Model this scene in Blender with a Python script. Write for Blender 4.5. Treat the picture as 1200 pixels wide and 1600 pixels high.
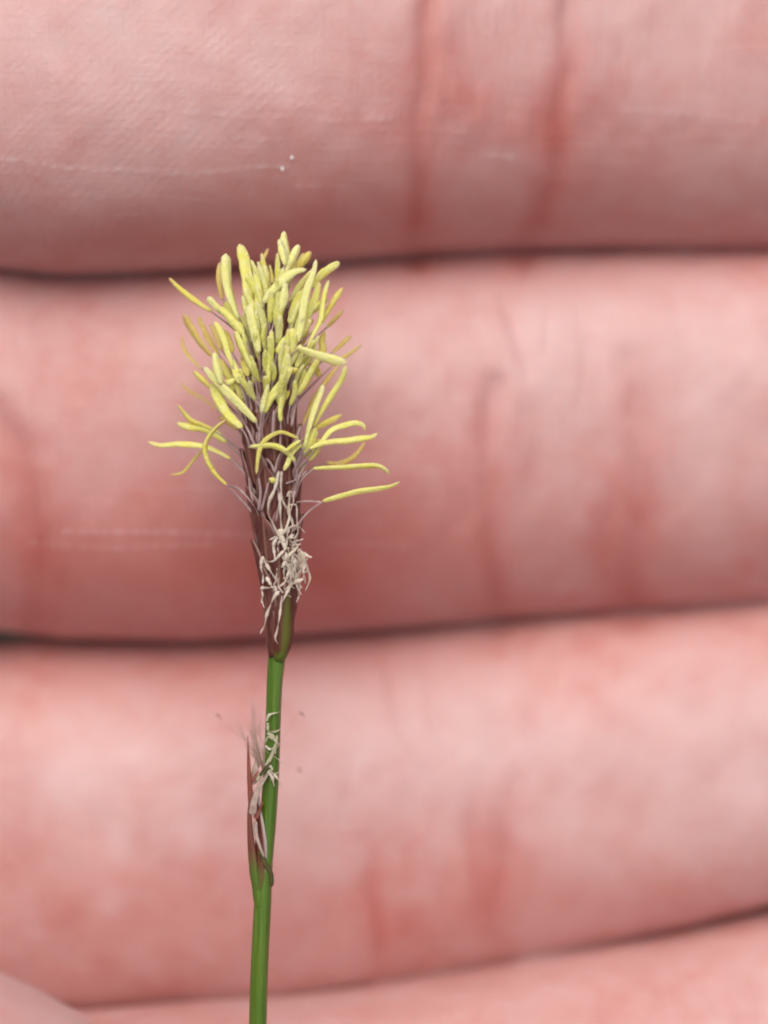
import bpy, bmesh, math, random
import numpy as np
from mathutils import Vector, Matrix, Euler

random.seed(7)
rng = np.random.default_rng(7)
scene = bpy.context.scene
for o in list(bpy.data.objects):
    bpy.data.objects.remove(o)

# ------------------------------------------------------------------ camera, sky, sun, exposure
PITCH = math.radians(35)            # the phone looks down at the hand by this angle
HOME = Vector((0, 0, 0.45))         # the flower spike is held this far above the ground
ROT = Euler((-PITCH, 0, 0))         # local frame: x right, y away from the viewer, z up the stem
FRAME = Matrix.Translation(HOME) @ ROT.to_matrix().to_4x4()
D = 0.100                           # metres from lens to the spike
S = 0.028e-3                        # metres per photo pixel at the spike

cam_data = bpy.data.cameras.new('camera')
cam = bpy.data.objects.new('camera', cam_data)
scene.collection.objects.link(cam)
cam.matrix_world = FRAME @ Matrix.Translation((0, -D, 0)) @ Euler((math.pi / 2, 0, 0)).to_matrix().to_4x4()
cam_data.sensor_fit = 'VERTICAL'
cam_data.sensor_height = 36
cam_data.sensor_width = 27
cam_data.lens = 36 * D / (1600 * S)
cam_data.clip_start = 0.005
cam_data.clip_end = 500
cam_data.dof.use_dof = True
cam_data.dof.focus_distance = D - 0.0006
cam_data.dof.aperture_fstop = cam_data.lens / 5.2
scene.camera = cam

SUN_EL, SUN_AZ = math.radians(70), math.radians(190)     # azimuth clockwise from +y
world = bpy.data.worlds.new('World')
scene.world = world
world.use_nodes = True
wn = world.node_tree.nodes
sky = wn.new('ShaderNodeTexSky')
sky.sky_type = 'NISHITA'
sky.sun_disc = False
sky.sun_elevation = SUN_EL
sky.sun_rotation = SUN_AZ
sky.air_density = 0.5
sky.dust_density = 4.0
sky.ozone_density = 0.6
world.node_tree.links.new(sky.outputs[0], wn['Background'].inputs[0])
wn['Background'].inputs[1].default_value = 0.085

sun_data = bpy.data.lights.new('sun', 'SUN')
sun_data.energy = 2.2
sun_data.angle = math.radians(75)
sun_data.color = (1.0, 0.92, 0.83)
sun = bpy.data.objects.new('sun', sun_data)
scene.collection.objects.link(sun)
sdir = Vector((math.sin(SUN_AZ) * math.cos(SUN_EL), math.cos(SUN_AZ) * math.cos(SUN_EL), math.sin(SUN_EL)))
sun.rotation_euler = sdir.to_track_quat('Z', 'Y').to_euler()
sun.location = HOME + sdir * 2

scene.view_settings.view_transform = 'Standard'
scene.view_settings.look = 'None'
scene.view_settings.gamma = 1
scene.cycles.filter_width = 2.0
scene.view_settings.use_curve_mapping = False
scene.view_settings.exposure = 0.15

# ------------------------------------------------------------------ helpers
def P(x, y, d=0.0):
    """photo pixel + depth d (mm towards the viewer from the spike) -> point in the local frame (metres)"""
    d = d * 1e-3
    k = (D - d) / D * S
    return Vector(((x - 600) * k, -d, (800 - y) * k))

def link(name, me, mat=None, parent=None):
    o = bpy.data.objects.new(name, me)
    scene.collection.objects.link(o)
    if mat is not None and me is not None:
        me.materials.append(mat)
    if parent is not None:
        o.parent = parent
    return o

def tag(o, label=None, cat=None, group=None, kind=None):
    for k, v in (('label', label), ('category', cat), ('group', group), ('kind', kind)):
        if v:
            o[k] = v

def catmull(pts, n):
    """resample a polyline of equal-length tuples as a smooth curve with n samples"""
    p = np.array(pts, float)
    if len(p) == 2:
        t = np.linspace(0, 1, n)[:, None]
        return p[0] * (1 - t) + p[1] * t
    seg = np.r_[0, np.cumsum(np.linalg.norm(np.diff(p[:, :3], axis=0), axis=1))]
    seg /= seg[-1]
    q = np.vstack([2 * p[0] - p[1], p, 2 * p[-1] - p[-2]])
    out = []
    for t in np.linspace(0, 1, n):
        i = min(max(int(np.searchsorted(seg, t, side='right') - 1), 0), len(p) - 2)
        f = (t - seg[i]) / max(seg[i + 1] - seg[i], 1e-9)
        a, b, c, e = q[i], q[i + 1], q[i + 2], q[i + 3]
        out.append(0.5 * (2 * b + (c - a) * f + (2 * a - 5 * b + 4 * c - e) * f * f + (3 * b - a - 3 * c + e) * f ** 3))
    return np.array(out)

def mesh_rings(name, rings, smooth=True, uv=True):
    """closed tube through a list of rings (each k points); the ends are capped"""
    n, k = len(rings), len(rings[0])
    verts = [tuple(v) for r in rings for v in r]
    faces = []
    for i in range(n - 1):
        for j in range(k):
            j2 = (j + 1) % k
            faces.append((i * k + j, i * k + j2, (i + 1) * k + j2, (i + 1) * k + j))
    faces.append(tuple(range(k))[::-1])
    faces.append(tuple((n - 1) * k + j for j in range(k)))
    me = bpy.data.meshes.new(name)
    me.from_pydata(verts, [], faces)
    if uv:
        lay = me.uv_layers.new(name='UVMap')
        vi = np.zeros(len(me.loops), int)
        me.loops.foreach_get('vertex_index', vi)
        uvs = np.stack([(vi % k) / k, (vi // k) / (n - 1)], 1)
        lay.data.foreach_set('uv', uvs.ravel().astype(np.float32))
    if smooth:
        me.polygons.foreach_set('use_smooth', [True] * len(me.polygons))
    me.update()
    bm = bmesh.new(); bm.from_mesh(me)
    bmesh.ops.recalc_face_normals(bm, faces=bm.faces)
    bm.to_mesh(me); bm.free()
    return me

def tube(name, pts, radius, sides=10, samples=16, flat=1.0, groove=0.0, rough=0.0, roll=0.0, twist=0.0):
    """pts: local points (metres); radius: function of v in 0..1 (metres)"""
    c = catmull([tuple(p) for p in pts], samples)
    if twist: tw0 = random.uniform(0, 6) if abs(twist) > 1 else random.uniform(-0.5, 0.5)
    T = np.gradient(c, axis=0)
    T /= np.linalg.norm(T, axis=1)[:, None]
    Y = np.array([0, 1, 0.02])
    rings = []
    for i in range(samples):
        v = i / (samples - 1)
        n1 = np.cross(T[i], Y); ln = np.linalg.norm(n1)
        n1 = n1 / ln if ln > 1e-3 else np.array([1.0, 0, 0])
        n2 = np.cross(n1, T[i])
        r = radius(v)
        ring = []
        if twist:
            ca_, sa_ = math.cos(tw0 + twist * v), math.sin(tw0 + twist * v)
            n1, n2 = n1 * ca_ + n2 * sa_, n2 * ca_ - n1 * sa_
        for j in range(sides):
            a = 2 * math.pi * j / sides
            g = 1.0
            if groove:
                aa = (a + roll) % math.pi - math.pi / 2
                g = 1 - groove * math.exp(-(aa / 0.4) ** 2)
            if rough:
                g *= 1 + rough * random.uniform(-1, 1)
            ring.append(c[i] + r * g * (n1 * math.cos(a) + n2 * math.sin(a) * flat))
        rings.append(ring)
    return mesh_rings(name, rings)

def cap(v, a=0.06, b=0.06):
    """rounded ends"""
    r = 1.0
    if v < a: r *= math.sqrt(max(0.02, 1 - ((a - v) / a) ** 2))
    if v > 1 - b: r *= math.sqrt(max(0.02, 1 - ((v - 1 + b) / b) ** 2))
    return r

# ------------------------------------------------------------------ materials
class NT:
    def __init__(self, name):
        self.m = bpy.data.materials.new(name)
        self.m.use_nodes = True
        self.n = self.m.node_tree.nodes
        self.l = self.m.node_tree.links
        self.b = self.n['Principled BSDF']
    def node(self, t, **kw):
        nd = self.n.new(t)
        for k, v in kw.items():
            setattr(nd, k, v)
        return nd
    def put(self, sock, val):
        if hasattr(val, 'is_output'):
            self.l.new(val, sock)
        else:
            if isinstance(val, tuple) and len(val) == 3: val = val + (1,)
            sock.default_value = val
    def coord(self, out='Object', scale=(1, 1, 1), rot=(0, 0, 0)):
        tc = self.node('ShaderNodeTexCoord')
        mp = self.node('ShaderNodeMapping')
        mp.inputs['Scale'].default_value = scale
        mp.inputs['Rotation'].default_value = rot
        self.l.new(tc.outputs[out], mp.inputs[0])
        return mp.outputs[0]
    def noise(self, vec, scale, detail=3, rough=0.5):
        nd = self.node('ShaderNodeTexNoise')
        self.l.new(vec, nd.inputs['Vector'])
        nd.inputs['Scale'].default_value = scale
        nd.inputs['Detail'].default_value = detail
        nd.inputs['Roughness'].default_value = rough
        return nd.outputs['Fac']
    def ramp(self, fac, stops, interp='LINEAR'):
        nd = self.node('ShaderNodeValToRGB')
        nd.color_ramp.interpolation = interp
        e = nd.color_ramp.elements
        while len(e) < len(stops): e.new(0.5)
        for el, (p, c) in zip(e, stops):
            el.position = p
            el.color = tuple(c) + (1,) if isinstance(c, tuple) else (c, c, c, 1)
        self.l.new(fac, nd.inputs[0])
        return nd.outputs[0]
    def mix(self, fac, a, b, blend='MIX'):
        nd = self.node('ShaderNodeMix', data_type='RGBA', blend_type=blend)
        self.put(nd.inputs[0], fac); self.put(nd.inputs[6], a); self.put(nd.inputs[7], b)
        return nd.outputs[2]
    def math(self, op, a, b=0.0, clamp=False):
        nd = self.node('ShaderNodeMath', operation=op)
        nd.use_clamp = clamp
        self.put(nd.inputs[0], a); self.put(nd.inputs[1], b)
        return nd.outputs[0]
    def attr(self, name, out='Fac'):
        return self.node('ShaderNodeAttribute', attribute_name=name).outputs[out]
    def uv(self):
        tc = self.node('ShaderNodeTexCoord'); sp = self.node('ShaderNodeSeparateXYZ')
        self.l.new(tc.outputs['UV'], sp.inputs[0])
        return sp.outputs[0], sp.outputs[1]
    def bump(self, height, dist, strength=1.0):
        nd = self.node('ShaderNodeBump')
        nd.inputs['Distance'].default_value = dist
        nd.inputs['Strength'].default_value = strength
        self.l.new(height, nd.inputs['Height'])
        self.l.new(nd.outputs[0], self.b.inputs['Normal'])
    def sss(self, w, radius, scale):
        self.b.inputs['Subsurface Weight'].default_value = w
        self.b.inputs['Subsurface Radius'].default_value = radius
        self.b.inputs['Subsurface Scale'].default_value = scale

def skin_material():
    t = NT('skin')
    v = t.coord()
    blotch = t.ramp(t.noise(v, 190, 3, 0.55), [(0.34, 0.0), (0.68, 1.0)])
    mottle = t.ramp(t.noise(v, 620, 3, 0.6), [(0.3, 0.0), (0.72, 1.0)])
    col = t.mix(blotch, (0.68, 0.42, 0.395), (0.62, 0.295, 0.27))
    col = t.mix(t.math('MULTIPLY', mottle, 0.6), col, (0.72, 0.50, 0.49))
    col = t.mix(t.attr('redness'), col, (0.52, 0.125, 0.10))
    col = t.mix(t.attr('pale'), col, (0.80, 0.63, 0.63))
    t.put(t.b.inputs['Base Color'], col)
    # relief: fine cross striations, fingerprint ridges on the pads, pores
    vs = t.coord(scale=(1, 0.25, 0.10))
    stri = t.noise(vs, 3400, 2, 0.6)
    hs = t.coord(scale=(0.08, 0.3, 1))
    hori = t.noise(hs, 2600, 2, 0.6)
    wv = t.node('ShaderNodeTexWave', wave_type='BANDS', bands_direction='X')
    t.l.new(t.coord(rot=(0, math.radians(-48), 0)), wv.inputs['Vector'])
    wv.inputs['Scale'].default_value = 820
    wv.inputs['Distortion'].default_value = 7
    wv.inputs['Detail'].default_value = 1.5
    wv.inputs['Detail Scale'].default_value = 0.35
    ridge = t.math('MULTIPLY', t.math('MULTIPLY', wv.outputs['Fac'], t.attr('ridge')), t.ramp(t.noise(v, 900, 2, 0.6), [(0.35, 0.1), (0.62, 1.0)]))
    pores = t.noise(v, 5200, 3, 0.65)
    h = t.math('ADD', t.math('MULTIPLY', stri, 0.5), t.math('MULTIPLY', hori, 0.35))
    h = t.math('ADD', h, t.math('MULTIPLY', pores, 0.4))
    h = t.math('ADD', h, t.math('MULTIPLY', ridge, 0.13))
    t.bump(h, 0.00009, 0.8)
    t.put(t.b.inputs['Roughness'], t.ramp(t.noise(v, 260, 3), [(0.3, 0.28), (0.7, 0.58)]))
    t.b.inputs['Specular IOR Level'].default_value = 0.42
    t.sss(0.6, (1.0, 0.34, 0.22), 0.0011)
    return t.m

def anther_material(name, pale, base, tip):
    t = NT(name)
    u, w = t.uv()
    v = t.coord()
    n = t.noise(v, 2600, 3, 0.6)
    col = t.mix(t.ramp(n, [(0.3, 0.0), (0.7, 1.0)]), base, pale)
    col = t.mix(t.ramp(w, [(0.0, 1.0), (0.10, 0.35), (0.2, 0.0)]), col, tip)
    t.put(t.b.inputs['Base Color'], col)
    t.b.inputs['Roughness'].default_value = 0.62
    t.b.inputs['Specular IOR Level'].default_value = 0.3
    t.sss(0.5, (1, 0.9, 0.25), 0.0003)
    t.bump(t.noise(v, 9000, 3, 0.6), 0.00009, 0.9)
    return t.m

def plain_material(name, a, b, scale=2500, rough=0.55, sub=0.2, subr=(1, 0.8, 0.6), bump=0.00003):
    t = NT(name)
    v = t.coord()
    col = t.mix(t.ramp(t.noise(v, scale, 3, 0.6), [(0.3, 0.0), (0.7, 1.0)]), a, b)
    t.put(t.b.inputs['Base Color'], col)
    t.b.inputs['Roughness'].default_value = rough
    t.b.inputs['Specular IOR Level'].default_value = 0.3
    if sub: t.sss(sub, subr, 0.0002)
    if bump: t.bump(t.noise(v, 6000, 3, 0.6), bump, 0.6)
    return t.m

def scale_material(name, dark, mid, margin, rib, rib_w=0.07, green=None, green_to=0.16):
    """a glume: u runs across (0.5 = midrib), v from base to tip"""
    t = NT(name)
    u, w = t.uv()
    v = t.coord(scale=(1, 1, 0.18))
    au = t.math('MULTIPLY', t.math('ABSOLUTE', t.math('SUBTRACT', u, 0.5)), 2.0)
    col = t.mix(t.ramp(t.noise(v, 5200, 3, 0.6), [(0.3, 0.0), (0.7, 1.0)]), dark, mid)
    edge = t.math('ADD', au, t.math('MULTIPLY', w, 0.16))
    col = t.mix(t.ramp(edge, [(0.80, 0.0), (0.97, 0.8)]), col, margin)
    col = t.mix(t.ramp(au, [(rib_w * 0.5, 0.8), (rib_w * 1.6, 0.0)]), col, rib)
    if green:
        col = t.mix(t.ramp(w, [(0.04, 1.0), (green_to, 0.0)]), col, green)
    t.put(t.b.inputs['Base Color'], col)
    t.b.inputs['Roughness'].default_value = 0.5
    t.b.inputs['Specular IOR Level'].default_value = 0.35
    t.bump(t.noise(v, 9000, 2, 0.6), 0.00004, 0.7)
    return t.m

def gradient_material():
    """sheath lobe: green at its foot, red-brown above"""
    t = NT('lobe_green_to_brown')
    u, w = t.uv()
    v = t.coord(scale=(1, 1, 0.1))
    n = t.noise(v, 4200, 3, 0.6)
    col = t.mix(t.ramp(n, [(0.3, 0.0), (0.7, 1.0)]), (0.12, 0.032, 0.02), (0.22, 0.075, 0.05))
    col = t.mix(t.ramp(w, [(0.25, 1.0), (0.5, 0.0)]), col, (0.085, 0.16, 0.018))
    t.put(t.b.inputs['Base Color'], col)
    t.b.inputs['Roughness'].default_value = 0.5
    t.bump(n, 0.00005, 0.8)
    return t.m

def stem_material():
    t = NT('green_stem')
    v = t.coord(scale=(1, 1, 0.06))
    n = t.noise(v, 4200, 3, 0.6)
    col = t.mix(t.ramp(n, [(0.3, 0.0), (0.7, 1.0)]), (0.060, 0.145, 0.012), (0.125, 0.225, 0.028))
    t.put(t.b.inputs['Base Color'], col)
    t.b.inputs['Roughness'].default_value = 0.42
    t.b.inputs['Specular IOR Level'].default_value = 0.4
    t.sss(0.15, (0.5, 1, 0.15), 0.0002)
    t.bump(n, 0.00012, 1.0)
    return t.m

def ground_material():
    t = NT('dark_ground')
    v = t.coord()
    col = t.mix(t.ramp(t.noise(v, 14, 6, 0.65), [(0.35, 0.0), (0.65, 1.0)]), (0.030, 0.026, 0.020), (0.032, 0.036, 0.02))
    col = t.mix(t.ramp(t.noise(v, 90, 4, 0.7), [(0.5, 0.0), (0.75, 0.8)]), col, (0.09, 0.085, 0.05))
    t.put(t.b.inputs['Base Color'], col)
    t.b.inputs['Roughness'].default_value = 0.9
    t.bump(t.noise(v, 60, 6, 0.7), 0.02, 1.0)
    return t.m

M = {
    'skin': skin_material(),
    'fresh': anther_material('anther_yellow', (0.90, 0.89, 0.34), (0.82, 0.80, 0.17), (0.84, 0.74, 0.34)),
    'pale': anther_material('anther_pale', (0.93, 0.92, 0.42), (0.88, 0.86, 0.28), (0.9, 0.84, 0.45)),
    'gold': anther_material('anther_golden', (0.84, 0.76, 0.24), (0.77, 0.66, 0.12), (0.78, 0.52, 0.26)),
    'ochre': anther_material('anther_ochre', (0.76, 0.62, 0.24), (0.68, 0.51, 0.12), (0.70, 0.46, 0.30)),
    'filament': plain_material('filament_lilac', (0.36, 0.235, 0.23), (0.50, 0.38, 0.37), sub=0.3),
    'withered': plain_material('withered_cream', (0.66, 0.55, 0.43), (0.82, 0.73, 0.60), scale=4200, rough=0.7, sub=0.3),
    'glume': scale_material('glume_brown', (0.065, 0.013, 0.010), (0.20, 0.070, 0.055), (0.36, 0.22, 0.20), (0.28, 0.15, 0.11)),
    'bract': scale_material('bract_olive_rib', (0.075, 0.020, 0.012), (0.15, 0.045, 0.026), (0.20, 0.06, 0.05), (0.12, 0.15, 0.02), rib_w=0.24, green=(0.10, 0.17, 0.02)),
    'sheath': scale_material('sheath_brown', (0.085, 0.022, 0.012), (0.17, 0.05, 0.03), (0.55, 0.48, 0.44), (0.20, 0.08, 0.04), green=(0.085, 0.16, 0.018), green_to=0.4),
    'stem': stem_material(),
    'red_brown': plain_material('bract_red_brown', (0.20, 0.055, 0.035), (0.32, 0.11, 0.08), sub=0.15),
    'lobe': gradient_material(),
    'membrane': plain_material('membrane_lilac', (0.33, 0.23, 0.19), (0.58, 0.47, 0.40), sub=0.3),
    'greyish': plain_material('withered_grey_green', (0.44, 0.44, 0.28), (0.62, 0.58, 0.42), sub=0.2),
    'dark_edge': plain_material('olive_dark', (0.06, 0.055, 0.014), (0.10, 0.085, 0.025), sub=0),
    'nail': plain_material('nail_pink', (0.70, 0.46, 0.42), (0.74, 0.52, 0.48), scale=300, rough=0.3, sub=0.3, bump=0),
    'flake': plain_material('skin_flake_white', (0.85, 0.78, 0.74), (0.9, 0.85, 0.8), sub=0.2),
    'ground': ground_material(),
}

# ------------------------------------------------------------------ setting: the ground far below the hand
gm = bpy.data.meshes.new('ground')
gm.from_pydata([(-60, -60, 0), (60, -60, 0), (60, 60, 0), (-60, 60, 0)], [], [(0, 1, 2, 3)])
g = link('ground', gm, M['ground'])
tag(g, 'dark mossy ground out of focus beneath the hand', 'ground', kind='structure')

# ------------------------------------------------------------------ the hand
def lerp_table(tab):
    xs, ys = zip(*tab)
    return lambda x: float(np.interp(x, xs, ys))

def sweep_ring(c, n1, n2, a, b, k=40, e=2.3):
    r = []
    for j in range(k):
        t = 2 * math.pi * j / k
        ct, st = math.cos(t), math.sin(t)
        r.append(c + n1 * (a * math.copysign(abs(ct) ** (2 / e), ct)) + n2 * (b * math.copysign(abs(st) ** (2 / e), st)))
    return r

pieces = []
def finger(up, low, front, tip, end, tip_len, depth_ratio=0.92):
    """up / low: edge height in photo pixels along x; front: depth of the pad (mm); runs from tip to the palm"""
    xs = list(np.linspace(tip, tip + tip_len, 14)) + sorted(list(np.arange(tip + tip_len + 60, -80, 60)) + list(np.arange(max(tip + tip_len + 15, -80), 1290, 20)) + list(np.arange(1320, end, 60)))
    rings = []
    for x in xs:
        u, l, f = up(x), low(x), front(x)
        half = (l - u) / 2
        cy = (l + u) / 2
        s = 1.0
        if x < tip + tip_len:
            q = (tip + tip_len - x) / tip_len
            s = math.sqrt(max(0.004, 1 - q ** 2.1))
        dk = (D - f * 1e-3 + 0.006) / D
        a = half * S * dk
        b = a * depth_ratio
        dc = f - b * 1e3
        c = P(x, cy, dc)
        # keep the edges where the photograph has them at the depth of the finger's middle
        rings.append(sweep_ring(c, Vector((0, 0, 1)), Vector((0, 1, 0)), a * s, b * s, 84, 2.5))
    pieces.append(mesh_rings('piece', rings, uv=False))

low1 = lerp_table([(-300, 400), (-100, 415), (0, 426), (100, 437), (300, 433), (500, 420), (650, 408), (800, 399), (1000, 402), (1200, 410), (1900, 440), (2600, 520)])
low2 = lerp_table([(-800, 940), (-100, 975), (0, 990), (100, 1003), (300, 1008), (450, 1001), (600, 991), (800, 974), (1000, 963), (1200, 951), (1900, 930), (2600, 960)])
low3 = lerp_table([(-900, 1560), (0, 1588), (100, 1587), (300, 1570), (450, 1560), (600, 1540), (750, 1511), (900, 1480), (1050, 1448), (1200, 1408), (1900, 1330), (2600, 1330)])
up1 = lerp_table([(-200, -120), (300, -185), (760, -160), (1200, -185), (1900, -170), (2600, -160)])
up2 = lambda x: low1(x) - 22
up3 = lambda x: low2(x) + (4 if x < 5 else 4 - 25 * min(1, (x - 5) / 70))
up4 = lambda x: low3(x) - 1
low4 = lerp_table([(-500, 2150), (0, 2180), (700, 2150), (1200, 2060), (1900, 1930), (2600, 1850)])
f1 = lerp_table([(-300, -2.2), (150, -1.0), (500, -2.0), (900, -4.5), (1200, -6), (2600, -9)])
f2 = lerp_table([(-800, -8), (0, -6.0), (400, -5.5), (900, -7.5), (1200, -7.5), (2600, -9)])
f3 = lerp_table([(-900, -11), (0, -8.5), (400, -7.5), (760, -8.5), (1200, -8), (2600, -9)])
f4 = lerp_table([(-500, -2.5), (0, -1.0), (395, -0.55), (800, -2.5), (1200, -5), (2600, -9)])
finger(up1, low1, f1, -300, 2500, 330)
finger(up2, low2, f2, -720, 2500, 320)
finger(up3, low3, f3, -840, 2500, 320)
finger(up4, low4, f4, -430, 2500, 320)

def limb(pts, k=40, n=60, e=2.15, round_start=0.0):
    """pts: (x px, y px, d mm, half width mm in the picture plane, half depth mm)"""
    loc = [tuple(P(x, y, d)) + (a * 1e-3, b * 1e-3) for x, y, d, a, b in pts]
    c = catmull(loc, n)
    T = np.gradient(c[:, :3], axis=0)
    rings = []
    for i in range(n):
        t = Vector(T[i]).normalized()
        n2 = Vector((0, 1, 0)); n1 = t.cross(n2).normalized(); n2 = n1.cross(t).normalized()
        s = 1.0
        v = i / (n - 1)
        if v < round_start:
            s = math.sqrt(max(0.004, 1 - ((round_start - v) / round_start) ** 2.1))
        rings.append(sweep_ring(Vector(c[i, :3]), n1, n2, c[i, 3] * s, c[i, 4] * s, k, e))
    pieces.append(mesh_rings('piece', rings, uv=False))

# thumb: pinches the stem against the lowest finger just below the frame
limb([(-370, 1545, 8.2, 7.2, 7.2), (-150, 1750, 8.4, 8.0, 7.6), (160, 2065, 8.6, 8.6, 7.8), (600, 2430, 8.6, 9.0, 8.3),
      (1300, 2640, 6, 9.0, 8.8), (2000, 2720, 1, 10.0, 10), (2800, 2560, -8, 14, 13), (3600, 2200, -18, 17, 14)], round_start=0.10)
# palm, wrist and a stretch of forearm
limb([(2000, 880, -17, 30, 7), (2300, 880, -18, 37, 10), (2900, 930, -20, 40, 12.5), (3800, 1050, -22, 41, 14), (4700, 1150, -23, 37, 14.5),
      (5400, 1230, -24, 30, 15), (6000, 1280, -24, 28.5, 18), (7500, 1360, -26, 32, 25), (9500, 1450, -28, 36, 31), (9600, 1455, -28, 34, 29)], n=90, k=64)

tmps = []
for me in pieces:
    me.transform(Matrix.Scale(1000, 4))
    o = bpy.data.objects.new('piece', me)
    scene.collection.objects.link(o)
    tmps.append(o)
for o in tmps[:-1]:
    md = tmps[-1].modifiers.new('union', 'BOOLEAN'); md.operation = 'UNION'; md.solver = 'EXACT'; md.object = o; md.use_self = True
bpy.context.view_layer.update()
dg = bpy.context.evaluated_depsgraph_get()
hand_me = bpy.data.meshes.new_from_object(tmps[-1].evaluated_get(dg))
hand_me.name = 'hand'
hand_me.transform(Matrix.Scale(0.001, 4))
for o in tmps: bpy.data.objects.remove(o)
for me in pieces: bpy.data.meshes.remove(me)

# finer faces where the photograph looks at the skin
bm = bmesh.new(); bm.from_mesh(hand_me)
def to_px(co):
    d = -co[1]
    k = (D - d) / D * S
    return 600 + co[0] / k, 800 - co[2] / k
sel = []
for f in bm.faces:
    c = f.calc_center_median()
    x, y = to_px(c)
    if -60 < x < 1260 and -60 < y < 1660 and f.normal.y < 0.15:
        sel.append(f)
es = list({e for f in sel for e in f.edges})
r = bmesh.ops.subdivide_edges(bm, edges=es, cuts=3, use_grid_fill=True)
vs = list({v for e in es if e.is_valid for v in e.verts} | {v for f in bm.faces if f.select for v in f.verts})
newv = [e for e in r['geom_inner'] if isinstance(e, bmesh.types.BMVert)]
allv = list(set(newv) | set(v for v in vs if v.is_valid))
for _ in range(4):
    bmesh.ops.smooth_vert(bm, verts=allv, factor=0.5, use_axis_x=True, use_axis_y=True, use_axis_z=True)
bm.to_mesh(hand_me); bm.free()

n = len(hand_me.vertices)
co = np.zeros(n * 3); hand_me.vertices.foreach_get('co', co); co = co.reshape(-1, 3)
no = np.zeros(n * 3); hand_me.vertices.foreach_get('normal', no); no = no.reshape(-1, 3)
kk = (D + co[:, 1]) / D * S
px = 600 + co[:, 0] / kk
py = 800 - co[:, 2] / kk
facing = np.clip(-no[:, 1] * 2.0, 0, 1) * (co[:, 1] < 0.02)
thumb_zone = co[:, 1] < -0.0022
facing = facing * (~thumb_zone)

def line_mask(pts, width, soft=40):
    """gaussian band round a polyline in skin coordinates, fading at its ends"""
    p = np.array(pts, float)
    best = np.full(n, 1e9)
    for a, b in zip(p[:-1], p[1:]):
        ab = b - a
        t = np.clip(((px - a[0]) * ab[0] + (py - a[1]) * ab[1]) / (ab @ ab), 0, 1)
        dx = px - a[0] - t * ab[0]; dy = py - a[1] - t * ab[1]
        best = np.minimum(best, dx * dx + dy * dy)
    return np.exp(-best / (width * width))

redness = np.zeros(n); pale = np.zeros(n); ridge = np.zeros(n); disp = np.zeros(n)
#          polyline                                                            width depth(mm) red
creases = [
    ([(672, -60), (664, 100), (655, 200), (650, 310), (652, 410)], 13, 0.28, 0.50),
    ([(720, 20), (715, 110), (735, 190)], 12, 0.06, 0.22),
    ([(893, -60), (888, 80), (878, 150), (872, 215), (862, 290), (845, 350), (815, 410)], 14, 0.28, 0.40),
    ([(892, 40), (885, 110), (876, 190), (868, 260)], 14, 0.06, 0.40),
    ([(835, 120), (848, 190), (840, 260)], 14, 0.08, 0.25),
    ([(-10, 640), (25, 700), (44, 780), (55, 870), (60, 985)], 18, 0.35, 0.40),
    ([(776, 420), (792, 480), (812, 545), (826, 610)], 9, 0.16, 0.16),
    ([(768, 600), (762, 720), (764, 840), (778, 975)], 15, 0.26, 0.38),
    ([(822, 600), (836, 690), (830, 790)], 12, 0.08, 0.20),
    ([(990, 560), (1000, 660), (1000, 760), (990, 860), (985, 960)], 20, 0.28, 0.42),
    ([(940, 640), (950, 760), (940, 900), (935, 955)], 15, 0.15, 0.28),
    ([(590, 1030), (612, 1100), (640, 1180), (672, 1245)], 6, 0.14, 0.10),
    ([(655, 1030), (672, 1110), (700, 1190), (715, 1230)], 6, 0.12, 0.10),
    ([(620, 1200), (645, 1260), (655, 1330)], 6, 0.08, 0.08),
    ([(742, 1190), (738, 1290), (745, 1400), (765, 1500)], 13, 0.20, 0.40),
    ([(782, 1230), (782, 1330), (776, 1440), (772, 1500)], 14, 0.22, 0.48),
    ([(585, 1320), (584, 1400), (590, 1480), (600, 1540)], 10, 0.20, 0.45),
    ([(640, 1400), (640, 1480)], 22, 0.04, 0.22),
    ([(940, 1555), (950, 1620), (960, 1700)], 22, 0.22, 0.40),
    ([(500, 870), (530, 930), (540, 985)], 20, 0.05, 0.15),
    ([(200, 1340), (215, 1420), (260, 1480)], 26, 0.03, 0.12),
]
# faint secondary folds that run beside the joints
for (cx_, spread, ya, yb) in [(700, 130, -40, 400), (880, 90, -40, 400), (830, 130, 440, 970), (980, 90, 440, 970), (60, 60, 480, 980), (680, 130, 1030, 1540), (780, 80, 1060, 1500), (400, 200, 450, 990)]:
    for q in range(7):
        x = random.gauss(cx_, spread * 0.6); ym = random.uniform(ya, yb); hl = random.uniform(30, 110); sl = random.uniform(-0.25, 0.25)
        creases.append(([(x - sl * hl, ym - hl), (x + random.uniform(-6, 6), ym), (x + sl * hl, ym + hl)], random.uniform(4, 12), random.uniform(0.03, 0.10), random.uniform(0.02, 0.12)))
for pts, w, dep, red in creases:
    y0, y1 = pts[0][1], pts[-1][1]
    fade = np.clip((py - y0 + 5) / (0.3 * (y1 - y0)), 0, 1) * np.clip((y1 + 5 - py) / (0.3 * (y1 - y0)), 0, 1)
    if abs(y1 - y0) > 330 or y0 < 0: fade = np.ones(n)
    fade = fade * (0.85 + 0.15 * np.sin(py * 0.02 + w))
    wob = 3 * np.sin(py * 0.035 + w)
    px += wob
    m = line_mask(pts, w * 1.35) * fade
    disp -= 1e-3 * dep * 0.6 * m * facing
    disp += 1e-3 * dep * 0.2 * (line_mask(pts, w * 3.6) * fade - m * 0.9) * facing
    redness += red * (0.42 * line_mask(pts, w * 1.4) + 0.45 * line_mask(pts, w * 3.4)) * fade * facing
    px -= wob
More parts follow.
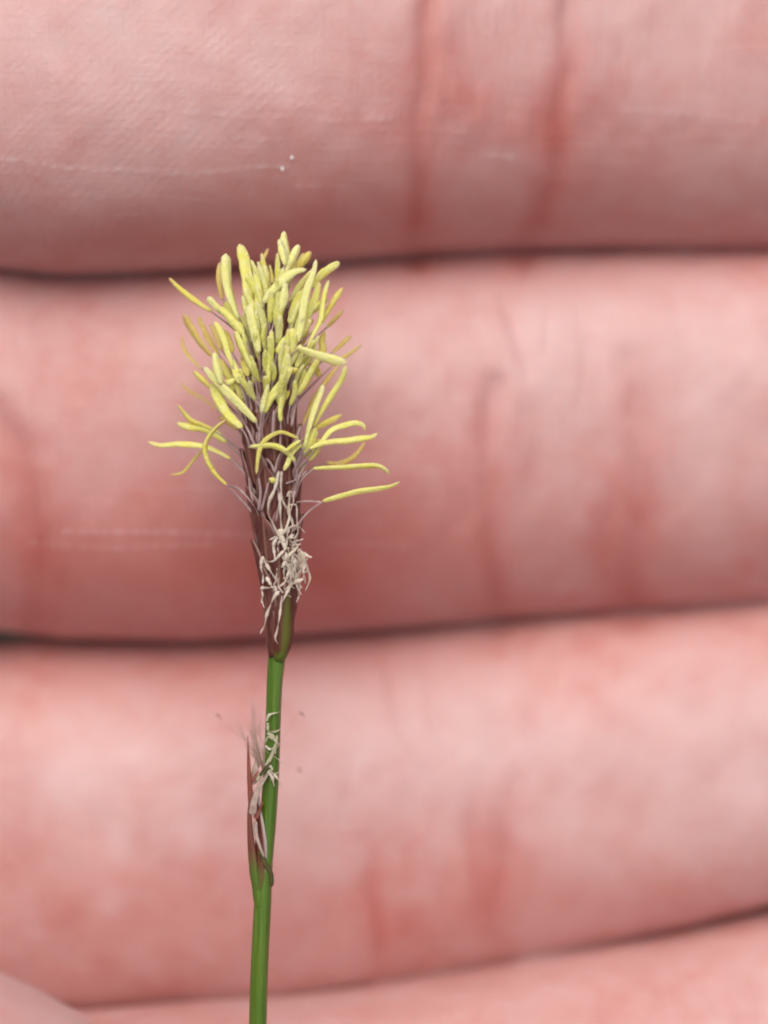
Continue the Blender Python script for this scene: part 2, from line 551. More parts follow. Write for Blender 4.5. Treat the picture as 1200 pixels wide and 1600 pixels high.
# flushed skin of the palm side and paler pads, some shade and sheen painted in
def blob(cx, cy, rx, ry, amt):
    return amt * np.exp(-((px - cx) / rx) ** 2 - ((py - cy) / ry) ** 2) * facing
for b in [(200, 900, 420, 170, 0.55), (560, 860, 300, 160, 0.5), (1100, 880, 200, 100, 0.30), (760, 190, 220, 150, 0.28), (480, 330, 260, 110, 0.26),
          (80, 220, 120, 60, 0.12), (1000, 300, 200, 130, 0.22), (220, 1440, 200, 110, 0.22), (560, 1430, 300, 110, 0.28), (940, 1400, 180, 60, 0.26),
          (120, 620, 160, 140, 0.15), (30, 1330, 120, 140, 0.2), (110, 400, 260, 60, 0.25), (560, 370, 800, 70, 0.24)]:  # last band paints redder shade along the top finger's underside
    redness += blob(*b)
for b in [(160, 80, 220, 110, 0.30), (900, 60, 80, 90, 0.16), (780, 245, 60, 30, 0.22), (700, 560, 200, 90, 0.20), (1080, 540, 170, 110, 0.26), (860, 520, 90, 60, 0.15),
          (640, 1190, 160, 90, 0.32), (900, 1170, 200, 60, 0.28), (1150, 1110, 140, 80, 0.2), (110, 1220, 70, 50, 0.38), (185, 1310, 22, 30, 0.35),
          (300, 1300, 26, 30, 0.3), (215, 1180, 30, 24, 0.28), (175, 1410, 24, 30, 0.2), (1180, 1220, 50, 60, 0.3), (500, 1080, 120, 40, 0.15)]:
    pale += blob(*b)  # pale skin patches; on the third finger they paint in the sky's sheen
# fine dry lines in the skin
for pts, w, amt in [([(-10, 246), (60, 254), (110, 264), (200, 266)], 2.6, 0.6), ([(195, 267), (300, 272), (390, 262), (450, 258)], 2.4, 0.42),
                    ([(240, 166), (300, 172), (350, 178)], 2.2, 0.45), ([(365, 212), (410, 218), (460, 221)], 2.2, 0.4), ([(150, 308), (220, 304), (330, 314)], 2.2, 0.2),
                    ([(500, 187), (560, 184), (610, 186)], 2.2, 0.35), ([(460, 292), (540, 292)], 2.0, 0.25), ([(760, 242), (800, 246)], 4, 0.4), ([(980, 172), (1060, 176), (1180, 190)], 5, 0.25),
                    ([(100, 830), (240, 832), (420, 836)], 3.2, 0.30), ([(40, 851), (180, 856), (330, 850)], 3.0, 0.24), ([(520, 848), (640, 855)], 3.0, 0.18), ([(180, 338), (230, 336)], 2.2, 0.2)]:
    m = line_mask(pts, w)
    jit = 0.6 + 0.4 * np.sin(px * 0.31 + 1.7 * np.sin(px * 0.083))
    pale += amt * m * jit * facing
    disp += 1e-3 * 0.018 * m * facing
# dry, sheen-catching squares between the creases (low frequency unevenness)
disp += 1e-3 * facing * (0.05 * np.sin(px * 0.021 + 1.3 * np.sin(py * 0.017)) * np.sin(py * 0.019 + 0.8 * np.sin(px * 0.013))
                         + 0.02 * np.sin(px * 0.063 + 2 * np.sin(py * 0.031)) * np.sin(py * 0.027 + px * 0.02))
ridge = np.clip(1.25 * np.exp(-((px - 110) / 330) ** 2 - ((py - 130) / 260) ** 2), 0, 1) * facing + 0.15 * facing
co += no * disp[:, None]
hand_me.vertices.foreach_set('co', co.ravel())
for nm, arr in (('redness', redness), ('pale', pale), ('ridge', ridge)):
    at = hand_me.attributes.new(nm, 'FLOAT', 'POINT')
    at.data.foreach_set('value', np.clip(arr, 0, 0.9).astype(np.float32))
hand_me.polygons.foreach_set('use_smooth', [True] * len(hand_me.polygons))
hand_me.update()
hand_me.materials.clear()
hand = link('hand', hand_me, M['skin'])
hand.matrix_world = FRAME
tag(hand, 'pink hand, palm side up, with creased fingers held together behind the stem', 'hand')

# thumb nail (on the side towards the viewer, just below the frame)
def nail(parent):
    a = P(-190, 1745, 0); b = P(330, 2105, 0)
    ax = (b - a).normalized(); sd = ax.cross(Vector((0, 1, 0))).normalized()
    rings = []
    for i in range(12):
        v = i / 11
        c0 = P(-265 + 400 * v, 1655 + 350 * v, 8.4)
        ring_t, ring_b = [], []
        wv = 0.95 * (cap(v, 0.25, 0.35))
        for j in range(11):
            t = (j / 10 - 0.5) * 2 * wv
            off = sd * (0.0074 * math.sin(t)) + Vector((0, -1, 0)) * (0.00775 * math.cos(t) + (0.0 if v > 0.2 else -0.0016 * ((0.2 - v) / 0.2) ** 2))
            ring_t.append(c0 + off); ring_b.append(c0 + off * 0.955)
        rings.append(ring_t + ring_b[::-1])
    link('thumb_nail', mesh_rings('thumb_nail', rings), M['nail'], parent)
nail(hand)

# two tiny dry flakes of skin on the uppermost finger
bpy.context.view_layer.update()
for (x, y, w) in ((441, 263, 3.6), (456, 246, 3.2)):
    ray_o = Vector((0, -D, 0)); ray_d = (P(x, y, 0) - ray_o).normalized()
    ok, hit, nrm, _ = hand.ray_cast(ray_o, ray_d)
    if not ok: continue
    b = bmesh.new()
    bmesh.ops.create_icosphere(b, subdivisions=1, radius=1)
    for v in b.verts:
        v.co = Vector((v.co.x * w * S * random.uniform(.6, 1.2), v.co.y * w * S * 0.45, v.co.z * w * S * random.uniform(.7, 1.5))) + hit + nrm * 0.00003
    me = bpy.data.meshes.new('skin_flake'); b.to_mesh(me); b.free()
    link('skin_flake', me, M['flake'], hand)

# ------------------------------------------------------------------ the sedge
sedge = bpy.data.objects.new('flowering_sedge', None)
scene.collection.objects.link(sedge)
base_pt = P(397, 2150, 0)
sedge.matrix_world = FRAME @ Matrix.Translation(base_pt)
tag(sedge, 'thin green sedge stem topped by a brown spike bristling with yellow anthers', 'sedge')
BASE_INV = Matrix.Translation(-base_pt)
def part(name, me, mat, parent=None):
    me.transform(BASE_INV)
    return link(name, me, M[mat], parent or sedge)

# stem: three-sided with rounded angles
stem_pts = [(397, 2150, 0, 13.0), (399, 1900, 0, 13.2), (404, 1600, 0, 13.4), (407, 1500, 0, 13.2), (411, 1420, 0, 13.2), (414, 1350, 0, 12.8),
            (420, 1280, 0, 12.6), (425, 1200, 0, 12.2), (428, 1120, 0, 11.6), (430, 1070, 0, 12.0), (433, 1035, 0, 13.0), (437, 990, 0, 13.0), (437, 940, 0, 12)]
rings = []
for i, (x, y, d, r) in enumerate(catmull(stem_pts, 70)):
    ring = []
    for j in range(24):
        a = 2 * math.pi * j / 24
        q = 1.0 + 0.13 * math.cos(3 * (a - math.radians(-70)))
        ring.append(P(x, y, d) + Vector((math.cos(a), math.sin(a), 0)) * (r * S * q))
    rings.append(ring)
part('stem', mesh_rings('stem', rings), 'stem')

# spike axis and radius in photo pixels
ax_x = lerp_table([(440, 430), (520, 427), (600, 424), (690, 421), (800, 430), (870, 434), (930, 437), (1000, 438), (1040, 433)])
ax_r = lerp_table([(440, 8), (480, 15), (540, 27), (620, 38), (690, 42), (800, 36), (870, 29), (930, 23), (1000, 19), (1040, 13)])
rings = []
for y in np.linspace(1038, 442, 40):
    rings.append([P(ax_x(y), y, 0) + Vector((math.cos(a), math.sin(a), 0)) * (ax_r(y) * 0.80 * S) for a in np.linspace(0, 2 * math.pi, 20, endpoint=False)])
part('spike_core', mesh_rings('spike_core', rings), 'red_brown')

def scale_leaf(name, mat, y0, length, theta, half_ang, flare=1.0, tip_pow=0.75, cx=ax_x, cr=ax_r, lift=0.0, nu=9, nv=12, lean=0.0, thick=1.4, parent=None):
    """a glume hugging the axis: theta 0 = towards the viewer, positive to the right; lengths in photo pixels"""
    top, bot = [], []
    for i in range(nv):
        v = i / (nv - 1)
        y = y0 - length * v
        wv = math.sin(math.pi * min(1, 0.28 + 0.72 * v)) ** tip_pow if v > 0.3 else 1.0 - 0.35 * ((0.3 - v) / 0.3) ** 1.5
        wv = max(wv, 0.03)
        R = cr(y) * 0.92 + 4 * min(1, v / 0.2) + flare * 7 * v ** 2 + lift
        for lst, off in ((top, 0), (bot, -thick)):
            row = []
            for j in range(nu):
                u = (j / (nu - 1) - 0.5) * 2
                a = theta + lean * v + u * wv * half_ang
                keel = 2.2 * (1 - abs(u)) ** 2
                rr = R + off + keel - 2.2 * abs(u) ** 3
                row.append(P(cx(y), y, 0) + Vector((math.sin(a), -math.cos(a), 0)) * (rr * S))
            lst.append(row)
    verts = [v for r in top for v in r] + [v for r in bot for v in r]
    N = nu * nv
    faces, uvs = [], []
    for s in (0, 1):
        for i in range(nv - 1):
            for j in range(nu - 1):
                q = [s * N + i * nu + j, s * N + i * nu + j + 1, s * N + (i + 1) * nu + j + 1, s * N + (i + 1) * nu + j]
                faces.append(q if s == 0 else q[::-1])
    rim = [j for j in range(nu)] + [i * nu + nu - 1 for i in range(1, nv)] + [(nv - 1) * nu + j for j in range(nu - 2, -1, -1)] + [i * nu for i in range(nv - 2, 0, -1)]
    for a, b in zip(rim, rim[1:] + rim[:1]):
        faces.append([b, a, a + N, b + N])
    me = bpy.data.meshes.new(name)
    me.from_pydata([tuple(v) for v in verts], [], faces)
    lay = me.uv_layers.new(name='UVMap')
    vi = np.zeros(len(me.loops), int); me.loops.foreach_get('vertex_index', vi)
    vi = vi % N
    lay.data.foreach_set('uv', np.stack([(vi % nu) / (nu - 1), (vi // nu) / (nv - 1)], 1).astype(np.float32).ravel())
    me.polygons.foreach_set('use_smooth', [True] * len(me.polygons))
    return part(name, me, mat, parent)

ga = math.radians(137.5)
NSC = 46
for i in range(NSC):
    f = i / (NSC - 1)
    y0 = 1000 - 470 * f
    scale_leaf('glume', 'glume', y0, random.uniform(84, 108) * (1 - 0.2 * f), 0.6 + i * ga, random.uniform(0.62, 0.8), flare=random.uniform(0.3, 1.1), lift=random.uniform(-1, 1.5), lean=random.uniform(-.12, .12))
# lowest bract of the spike with its olive rib
scale_leaf('bract', 'bract', 1034, 118, math.radians(22), 1.15, flare=0.1, lift=1.0, nu=13, lean=math.radians(10))
scale_leaf('bract', 'glume', 1026, 112, math.radians(-60), 1.0, flare=0.1, lift=0.5, nu=11)

# ------------------------------------------------------------------ anthers: tip first, base last; width px; depth of tip and base in mm
F_, P_, G_, O_ = 'fresh', 'pale', 'gold', 'ochre'
A = [
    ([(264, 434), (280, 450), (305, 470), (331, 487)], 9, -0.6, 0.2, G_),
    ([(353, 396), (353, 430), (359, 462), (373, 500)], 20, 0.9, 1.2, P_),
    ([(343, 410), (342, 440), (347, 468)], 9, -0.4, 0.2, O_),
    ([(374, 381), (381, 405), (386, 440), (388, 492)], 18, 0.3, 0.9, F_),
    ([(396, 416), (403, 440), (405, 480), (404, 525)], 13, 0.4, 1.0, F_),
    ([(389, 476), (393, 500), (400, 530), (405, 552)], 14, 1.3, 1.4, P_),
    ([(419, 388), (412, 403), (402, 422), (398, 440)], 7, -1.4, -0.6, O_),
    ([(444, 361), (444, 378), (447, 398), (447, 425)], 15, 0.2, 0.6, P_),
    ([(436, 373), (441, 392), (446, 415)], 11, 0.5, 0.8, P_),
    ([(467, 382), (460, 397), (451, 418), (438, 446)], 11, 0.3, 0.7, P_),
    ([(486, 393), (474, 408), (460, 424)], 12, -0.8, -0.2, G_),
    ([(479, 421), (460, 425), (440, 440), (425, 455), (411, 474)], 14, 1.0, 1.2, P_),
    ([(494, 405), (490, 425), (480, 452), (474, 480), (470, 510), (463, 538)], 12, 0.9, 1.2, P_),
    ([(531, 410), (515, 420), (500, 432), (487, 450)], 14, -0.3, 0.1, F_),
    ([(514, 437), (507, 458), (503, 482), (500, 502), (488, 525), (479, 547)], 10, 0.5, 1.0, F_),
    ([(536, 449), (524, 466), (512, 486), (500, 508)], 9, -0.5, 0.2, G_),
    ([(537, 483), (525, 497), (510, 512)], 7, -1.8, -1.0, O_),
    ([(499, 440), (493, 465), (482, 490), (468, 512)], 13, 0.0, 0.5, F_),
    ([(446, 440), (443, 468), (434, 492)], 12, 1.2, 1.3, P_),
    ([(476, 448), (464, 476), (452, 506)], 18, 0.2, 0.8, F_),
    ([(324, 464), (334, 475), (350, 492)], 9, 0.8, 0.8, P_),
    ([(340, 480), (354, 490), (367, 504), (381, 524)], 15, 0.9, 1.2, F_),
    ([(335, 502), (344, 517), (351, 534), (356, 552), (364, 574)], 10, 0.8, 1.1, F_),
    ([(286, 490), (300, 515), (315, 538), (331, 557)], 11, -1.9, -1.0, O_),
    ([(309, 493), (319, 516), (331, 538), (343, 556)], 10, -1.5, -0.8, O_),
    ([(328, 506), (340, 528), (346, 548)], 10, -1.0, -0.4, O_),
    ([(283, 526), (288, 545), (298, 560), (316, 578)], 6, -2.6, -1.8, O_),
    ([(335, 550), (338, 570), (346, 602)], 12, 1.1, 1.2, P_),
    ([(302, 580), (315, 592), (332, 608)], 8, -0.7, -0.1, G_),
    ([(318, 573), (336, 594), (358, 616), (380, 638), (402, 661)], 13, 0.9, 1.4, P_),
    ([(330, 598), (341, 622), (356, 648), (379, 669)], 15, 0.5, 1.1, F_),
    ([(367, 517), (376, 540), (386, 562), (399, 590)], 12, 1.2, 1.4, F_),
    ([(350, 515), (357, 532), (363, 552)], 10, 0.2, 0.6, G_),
    ([(374, 497), (378, 520)], 9, 0.6, 0.9, G_),  # an ochre shadow, drawn as a short golden anther
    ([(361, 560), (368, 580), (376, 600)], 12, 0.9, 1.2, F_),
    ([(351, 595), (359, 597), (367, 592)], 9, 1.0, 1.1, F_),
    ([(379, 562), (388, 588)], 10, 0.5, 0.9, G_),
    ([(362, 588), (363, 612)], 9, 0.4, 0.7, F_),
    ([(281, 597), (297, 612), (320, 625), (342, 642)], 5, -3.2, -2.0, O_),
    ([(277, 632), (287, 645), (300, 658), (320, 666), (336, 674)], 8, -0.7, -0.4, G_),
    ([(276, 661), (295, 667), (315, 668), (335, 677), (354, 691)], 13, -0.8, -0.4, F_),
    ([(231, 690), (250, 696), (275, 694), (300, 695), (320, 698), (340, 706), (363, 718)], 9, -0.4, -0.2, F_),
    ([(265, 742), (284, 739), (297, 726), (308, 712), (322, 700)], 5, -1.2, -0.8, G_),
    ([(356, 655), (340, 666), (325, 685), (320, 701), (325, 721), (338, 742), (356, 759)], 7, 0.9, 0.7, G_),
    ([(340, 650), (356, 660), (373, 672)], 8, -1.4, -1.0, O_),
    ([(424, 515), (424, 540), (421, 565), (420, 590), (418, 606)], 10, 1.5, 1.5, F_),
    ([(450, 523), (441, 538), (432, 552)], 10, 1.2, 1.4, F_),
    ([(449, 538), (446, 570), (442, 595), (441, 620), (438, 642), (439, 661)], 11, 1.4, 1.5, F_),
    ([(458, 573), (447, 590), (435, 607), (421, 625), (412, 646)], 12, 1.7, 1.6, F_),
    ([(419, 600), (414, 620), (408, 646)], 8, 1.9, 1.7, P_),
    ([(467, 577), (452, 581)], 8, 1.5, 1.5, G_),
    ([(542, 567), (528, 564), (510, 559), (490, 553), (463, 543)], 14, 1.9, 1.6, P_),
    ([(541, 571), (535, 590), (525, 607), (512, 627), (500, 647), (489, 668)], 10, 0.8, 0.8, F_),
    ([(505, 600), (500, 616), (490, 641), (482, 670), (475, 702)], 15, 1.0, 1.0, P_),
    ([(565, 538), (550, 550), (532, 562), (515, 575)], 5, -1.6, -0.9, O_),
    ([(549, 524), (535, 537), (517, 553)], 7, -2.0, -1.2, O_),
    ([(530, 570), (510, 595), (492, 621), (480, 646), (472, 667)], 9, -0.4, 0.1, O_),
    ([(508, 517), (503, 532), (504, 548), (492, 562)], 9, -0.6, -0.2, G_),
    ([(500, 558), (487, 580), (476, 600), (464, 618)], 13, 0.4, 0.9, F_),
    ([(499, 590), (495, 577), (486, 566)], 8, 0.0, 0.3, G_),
    ([(482, 540), (470, 558), (462, 575)], 10, 0.8, 1.1, F_),
    ([(458, 512), (452, 530), (447, 552)], 12, 1.0, 1.3, F_),
    ([(452, 610), (444, 622), (434, 632)], 9, 1.0, 1.3, G_),
    ([(534, 648), (515, 658), (496, 668), (482, 682)], 8, 0.2, 0.6, G_),
    ([(571, 674), (567, 664), (555, 661), (540, 664), (520, 671), (508, 683), (497, 698)], 9, 0.6, 0.8, F_),
    ([(590, 677), (580, 683), (560, 686), (540, 689), (520, 690), (500, 694), (482, 702)], 9, 1.0, 1.0, F_),
    ([(570, 690), (561, 705), (548, 717), (528, 725), (508, 722)], 7, -0.8, -0.4, O_),
    ([(494, 668), (484, 690), (472, 714)], 17, 0.7, 0.8, F_),
    ([(503, 686), (491, 702), (480, 720)], 15, 0.3, 0.6, F_),
    ([(608, 741), (602, 734), (590, 728), (570, 728), (540, 730), (510, 731), (487, 732)], 9, 0.7, 0.7, F_),
    ([(625, 753), (610, 760), (590, 764), (560, 768), (530, 776), (502, 784)], 9, 0.7, 0.6, F_),
    ([(480, 720), (473, 732), (469, 742)], 6, 0.3, 0.6, O_),
    ([(401, 742), (402, 725), (405, 705), (412, 690), (425, 680), (440, 675), (455, 680), (468, 686)], 6, 1.9, 1.5, G_),
    ([(389, 698), (405, 697), (425, 696), (440, 701), (452, 710), (462, 722)], 8, 1.8, 1.5, F_),
    ([(443, 736), (450, 723), (455, 711), (463, 701), (472, 694)], 7, 1.6, 1.4, F_),
    ([(445, 706), (456, 698), (470, 688)], 7, 1.9, 1.5, F_),
    ([(420, 748), (425, 750), (431, 753)], 8, 1.6, 1.5, F_),
    ([(395, 445), (398, 470), (400, 495)], 11, -0.6, 0.0, G_),
    ([(420, 440), (424, 465), (425, 490)], 10, -0.4, 0.0, F_),
    ([(487, 470), (477, 498), (466, 525)], 11, -0.4, 0.2, G_),
    ([(352, 470), (362, 490), (372, 520)], 12, 0.2, 0.6, F_),
    ([(343, 560), (354, 580), (366, 606)], 10, -0.1, 0.4, G_),
]
def anther(pts, w, dt, db, mat, i):
    m = len(pts)
    jit = 0.9 + 0.2 * random.random()
    loc = [P(x, y, dt + (db - dt) * j / (m - 1)) for j, (x, y) in enumerate(pts)]
    L = sum((b - a).length for a, b in zip(loc, loc[1:]))
    rr = min(w, 15 + 0.2 * (w - 15)) * S / 2 if w > 15 else w * S / 2
    ca = min(0.3, 0.7 * rr / L + 0.02)
    ph = random.uniform(0, 6)
    skew = random.uniform(0.7, 1.25)
    def rad(v):
        taper = 0.34 + 0.66 * math.sin(math.pi * min(1, max(0, (v + 0.06) / 1.12)) ** skew) ** 0.75
        return rr * cap(v, ca, ca * 0.8) * taper * (1 + 0.05 * math.sin(ph + v * 11) + 0.03 * math.sin(ph * 2 + v * 23)) * jit * 1.13
    n = 14 if L < 0.0016 else 22
    me = tube('anther', loc, rad, sides=12, samples=n, groove=0.42, rough=0.05, roll=random.uniform(-1.2, 1.2), flat=random.uniform(0.5, 0.7), twist=random.uniform(-0.9, 0.9) if L > 0.0016 else 0)
    a = part('anther', me, mat)
    # the thread that carries it, from the anther's base into the spike
    bx, by = pts[-1]
    px_, py_ = pts[-2]
    b0 = loc[-1]
    yy = min(by + random.uniform(40, 70), 960)
    yy = max(yy, 500)
    cx, cr = ax_x(yy), ax_r(yy)
    side = max(-0.8, min(0.8, (bx - cx) / max(cr, 8)))
    zz = math.sqrt(1 - side * side) * (1 if db > -0.3 else -1)
    b2 = P(cx, yy, 0) + Vector((side * cr * S * 0.9, -zz * cr * S * 0.9, 0))
    dirv = (loc[-1] - loc[-2]).normalized()
    b1 = b0 + dirv * min(0.0007, (b2 - b0).length * 0.35)
    b1 = b1 * 0.3 + (b0 * 0.55 + b2 * 0.45) * 0.7
    fm = tube('filament', [b0 - dirv * 0.0001, b1, b2], lambda v: S * (1.2 + 1.3 * v), sides=7, samples=10)
    part('filament', fm, 'filament', a)
# the inner anthers that close the head between the long ones
for i in range(100):
    y = random.uniform(450, 640)
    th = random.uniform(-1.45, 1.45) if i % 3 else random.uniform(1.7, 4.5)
    cr = ax_r(y) + 10
    bx = ax_x(y) + math.sin(th) * cr
    L_ = random.uniform(40, 68) * (1.0 if y < 590 else 0.75)
    out = math.sin(th) * random.uniform(0.25, 0.8) + random.uniform(-0.12, 0.12)
    tx, ty = bx + L_ * out, y - L_ * math.sqrt(1 - out * out * 0.8)
    if tx < 330 or tx > 530: continue
    bend = random.uniform(-4, 4)
    db = math.cos(th) * cr * S * 1e3
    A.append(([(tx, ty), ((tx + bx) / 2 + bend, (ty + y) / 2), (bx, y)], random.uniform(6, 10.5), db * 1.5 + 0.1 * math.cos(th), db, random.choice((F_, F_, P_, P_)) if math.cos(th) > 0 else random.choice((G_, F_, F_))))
for i, a in enumerate(A):
    anther(*a, i)

# pale threads seen between the scales
for pts, w in [([(432, 488), (424, 520), (416, 556), (410, 590)], 5), ([(421, 487), (417, 520), (412, 560)], 5), ([(377, 604), (390, 614), (404, 630), (412, 650)], 5),
               ([(386, 590), (394, 612), (404, 636)], 4), ([(398, 588), (402, 610), (408, 632)], 4), ([(464, 618), (460, 640), (455, 668)], 6), ([(384, 664), (393, 684), (402, 705)], 5),
               ([(407, 662), (405, 684), (404, 704)], 6), ([(428, 640), (427, 660), (426, 684)], 6), ([(439, 662), (438, 690), (440, 715)], 4), ([(470, 664), (462, 690), (456, 712)], 5),
               ([(404, 745), (407, 770), (404, 800)], 6), ([(420, 752), (413, 780), (408, 800)], 5), ([(416, 716), (424, 726), (430, 740)], 5), ([(439, 706), (433, 720), (430, 738)], 4),
               ([(389, 745), (391, 765), (396, 785)], 5), ([(455, 498), (448, 530), (442, 560)], 5), ([(470, 735), (463, 760), (457, 780)], 6), ([(480, 735), (466, 748), (446, 756)], 4)]:
    loc = []
    for j, (x, y) in enumerate(pts):
        cr = ax_r(y) + 6; s = max(-.95, min(.95, (x - ax_x(y)) / cr))
        loc.append(P(x, y, 1e3 * cr * S * math.sqrt(1 - s * s) + 0.22 * (1 - 0.8 * j / (len(pts) - 1))))
    part('filament', tube('filament', loc, lambda v: w * S / 2 * (0.6 + 0.4 * v) * cap(v, 0.05, 0.02), sides=7, samples=12), 'filament')

# ------------------------------------------------------------------ withered threads on the lower half of the spike
def strand(pts, w, d0, d1=None, mat='withered', name='withered_thread', on=True, flat=0.28):
    d1 = d0 if d1 is None else d1
    loc = []
    m = len(pts) - 1
    for j, (x, y) in enumerate(pts):
        d = d0 + (d1 - d0) * j / m
        if on:
            cr = ax_r(y) + 8; s = max(-.9, min(.9, (x - ax_x(y)) / cr))
            d += 1e3 * cr * S * math.sqrt(1 - s * s)
        loc.append(P(x + random.uniform(-1.2, 1.2), y + random.uniform(-1.2, 1.2), d + random.uniform(-0.05, 0.05)))
    w *= 0.9
    ph = random.uniform(0, 6)
    part(name, tube(name, loc, lambda v: w * S / 2 * cap(v, 0.04, 0.08) * (1 - 0.6 * v * v) * (1 + 0.2 * math.sin(ph + 17 * v) + 0.12 * math.sin(2 * ph + 39 * v)), sides=8, samples=30, rough=0.14, flat=flat, twist=random.uniform(-7, 7)), mat)
W = [
    ([(435, 736), (429, 762), (420, 785), (419, 802), (427, 818), (433, 830), (440, 846)], 6.5, 0.25),
    ([(440, 736), (440, 760), (442, 785), (450, 798), (452, 808), (447, 822), (442, 834)], 7.5, 0.30),
    ([(437, 768), (437, 800), (440, 830), (444, 850)], 8, 0.12),
    ([(452, 772), (450, 800), (458, 820), (452, 845)], 7, 0.08),
    ([(442, 832), (455, 824), (466, 824), (478, 833)], 6, 0.25),
    ([(437, 826), (441, 842), (446, 858)], 12, 0.2),
    ([(433, 838), (428, 850), (428, 862), (431, 874)], 6, 0.25),
    ([(421, 845), (428, 841), (437, 836)], 4, 0.3),
    ([(446, 856), (438, 866), (428, 876), (419, 878), (411, 871)], 5, 0.35),
    ([(411, 870), (409, 884), (410, 900), (411, 914)], 6.5, 0.3),
    ([(411, 871), (419, 884), (426, 897), (432, 908)], 6.5, 0.25),
    ([(407, 918), (416, 918), (430, 916)], 6, 0.3),
    ([(407, 917), (411, 930), (408, 940), (413, 950)], 4, 0.25),
    ([(436, 922), (427, 936), (418, 958), (414, 977), (406, 991)], 6, 0.4),
    ([(442, 930), (438, 955), (434, 983), (430, 998), (434, 1008)], 5, 0.4),
    ([(436, 902), (436, 915), (443, 928)], 5, 0.4),
    ([(475, 903), (457, 913), (447, 928), (440, 942)], 7, 0.4),
    ([(470, 848), (460, 858), (449, 872), (440, 888)], 9, 0.3),
    ([(466, 856), (472, 870), (470, 890), (455, 904)], 9, 0.15),
    ([(455, 862), (462, 880), (460, 900)], 10, 0.2),
    ([(446, 872), (452, 890), (446, 908), (436, 918)], 9, 0.25),
    ([(472, 872), (482, 890), (484, 906), (476, 924)], 6, -0.2),
    ([(468, 908), (466, 926), (462, 942)], 6, -0.3),
    ([(460, 846), (468, 844), (474, 842)], 5, 0.2),
    ([(458, 852), (466, 850), (472, 851)], 5, 0.3),
    ([(416, 902), (420, 910), (426, 918)], 7, 0.2),
    ([(428, 912), (432, 924), (428, 936)], 6, 0.35),
    ([(451, 788), (463, 790), (465, 810), (466, 836)], 3, 0.05),
    ([(447, 776), (455, 770), (458, 782), (452, 800)], 7, 0.1),
]
for p_, w, d in W:
    strand(p_, w, d)
for i in range(50):
    x = random.gauss(458, 10); y = random.gauss(876, 20)
    a = random.uniform(-0.9, 0.9) + (math.pi / 2)
    pts = [(x, y)]
    for k in range(3):
        a += random.uniform(-0.7, 0.7)
        x += math.cos(a) * random.uniform(7, 13) * (1 if random.random() < .5 else -1) * 0.7
        y += abs(math.sin(a)) * random.uniform(7, 13)
        x = min(486, max(424, x))
        pts.append((x, y))
    strand(pts, random.choice((2, 2.5, 3, 4, 6)), random.uniform(0.05, 0.5), flat=random.uniform(0.12, 0.3))
strand([(502, 784), (485, 783), (463, 786), (450, 800)], 4, 0.6, 0.6, mat='filament', name='filament', on=False)
strand([(356, 759), (372, 763), (385, 775), (398, 792), (404, 806)], 5, 0.7, 1.1, mat='filament', name='filament', on=False)

# ------------------------------------------------------------------ the small lower spikelet at the node
sx = lerp_table([(1120, 428), (1200, 425), (1280, 420), (1350, 414), (1420, 411)])
sr = lambda y: 9.5
sheath = scale_leaf('sheath', 'sheath', 1408, 165, math.radians(-62), 1.55, flare=0.9, tip_pow=0.9, cx=sx, cr=sr, lift=2.0, nu=15, nv=18, lean=math.radians(-18), thick=1.6)
def blade(name, pts, w, mat, d0, d1=None, flat=0.35, taper=0.8, parent=None, start=0.05):
    d1 = d0 if d1 is None else d1
    m = len(pts) - 1
    loc = [P(x, y, d0 + (d1 - d0) * j / m) for j, (x, y) in enumerate(pts)]
    part(name, tube(name, loc, lambda v: w * S / 2 * cap(v, start, 0.05) * (1 - taper * v ** 1.6), sides=10, samples=20, flat=flat, rough=0.03 if mat in ('lobe', 'stem', 'red_brown') else 0.13, twist=0.8), mat, parent)
blade('sheath_lobe', [(404, 1405), (398, 1370), (394, 1335), (391, 1300), (390, 1265), (394, 1242)], 19, 'lobe', 0.2, 0.35, taper=0.6, flat=0.6, start=0.3)
blade('bract_awn', [(393, 1262), (391, 1235), (389, 1205), (388, 1175), (387, 1147)], 10, 'red_brown', 0.2, 0.1, flat=0.6, taper=0.85)
blade('membrane', [(394, 1274), (397, 1252), (405, 1230), (416, 1212), (424, 1200)], 13, 'membrane', 0.5, 0.5, taper=0.6, flat=0.2)
blade('membrane', [(400, 1222), (410, 1206), (422, 1186), (430, 1166), (433, 1148)], 7, 'greyish', 0.45, 0.42, taper=0.5, flat=0.25)
blade('membrane', [(396, 1226), (398, 1205), (402, 1185), (404, 1160)], 12, 'membrane', 0.1, -0.1, taper=0.6)
blade('red_scale', [(396, 1222), (399, 1212), (405, 1204)], 7, 'red_brown', 0.5, 0.5, taper=0.6)
blade('red_scale', [(399, 1280), (404, 1268), (411, 1252)], 9, 'red_brown', 0.42, 0.42, taper=0.7)
blade('dark_fold', [(406, 1212), (413, 1202), (422, 1190)], 5, 'dark_edge', 0.62, 0.62, taper=0.7)
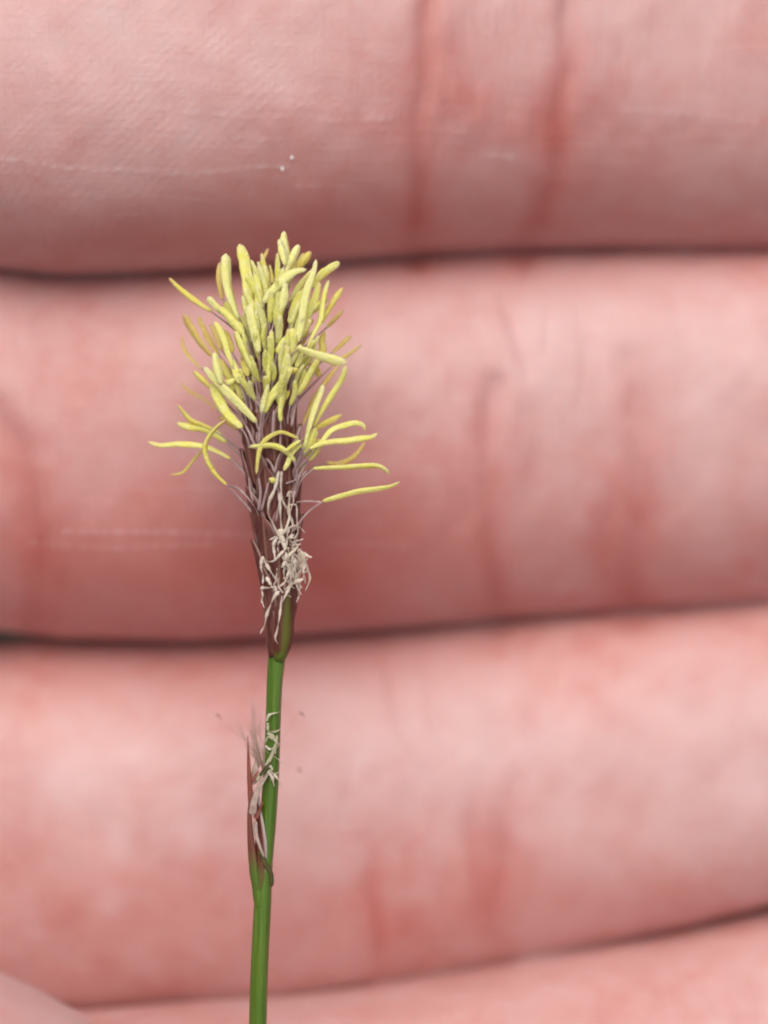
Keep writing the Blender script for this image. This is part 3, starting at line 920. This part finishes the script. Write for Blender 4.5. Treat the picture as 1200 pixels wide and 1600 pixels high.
blade('membrane', [(399, 1282), (400, 1302), (406, 1322), (413, 1340)], 7, 'membrane', 0.52, 0.50, taper=0.6)
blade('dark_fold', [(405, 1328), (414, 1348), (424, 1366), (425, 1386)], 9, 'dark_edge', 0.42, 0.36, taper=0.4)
blade('swollen_node', [(409, 1430), (404, 1392), (399, 1368), (396, 1345)], 24, 'stem', 0.06, 0.16, flat=0.9, taper=0.55, start=0.5)
for pts, w, mat in [([(416, 1126), (420, 1118), (430, 1115), (439, 1112)], 5, 'greyish'), ([(417, 1130), (421, 1142), (430, 1143), (439, 1140)], 5, 'greyish'),
                    ([(418, 1146), (427, 1150), (432, 1160), (430, 1178)], 6, 'greyish'), ([(414, 1160), (420, 1152), (428, 1156), (436, 1164)], 5, 'greyish'),
                    ([(416, 1166), (423, 1172), (432, 1166)], 4, 'withered'), ([(418, 1204), (424, 1214), (428, 1222), (430, 1230)], 7, 'withered'),
                    ([(424, 1206), (433, 1214), (436, 1222), (437, 1232)], 5, 'withered'), ([(420, 1203), (430, 1208), (438, 1203)], 4, 'greyish'),
                    ([(422, 1196), (425, 1202), (421, 1210)], 5, 'withered')]:
    strand(pts, w, 0.52, 0.50, mat=mat, on=False)
# loose hair-thin threads standing off the node towards the viewer, out of focus
for i in range(16):
    x1, y1 = random.uniform(360, 412), random.uniform(1085, 1160)
    d1 = random.uniform(5.0, 9.0)
    mx, my = 0.5 * (x1 + 408) + random.uniform(-12, 12), 0.5 * (y1 + 1195)
    strand([(410 + random.uniform(-6, 6), 1200), (mx, my), (x1, y1)], random.uniform(2, 4), 0.3, d1, mat='withered', name='loose_thread', on=False, flat=0.5)
for (x, y, xm, ym, dd) in [(338, 1117, 375, 1150, 4.2), (468, 1114, 452, 1140, 4.0), (464, 1200, 450, 1196, 5.5)]:
    a = strand([(425, 1180), (xm, ym), (x, y)], 1.0, 0.4, dd, mat='withered', name='loose_thread', on=False)
    strand([(x, y), (x + 4, y + 2), (x + 8, y + 7)], 3.0, dd, dd, mat='dark_edge', name='dark_speck', on=False)
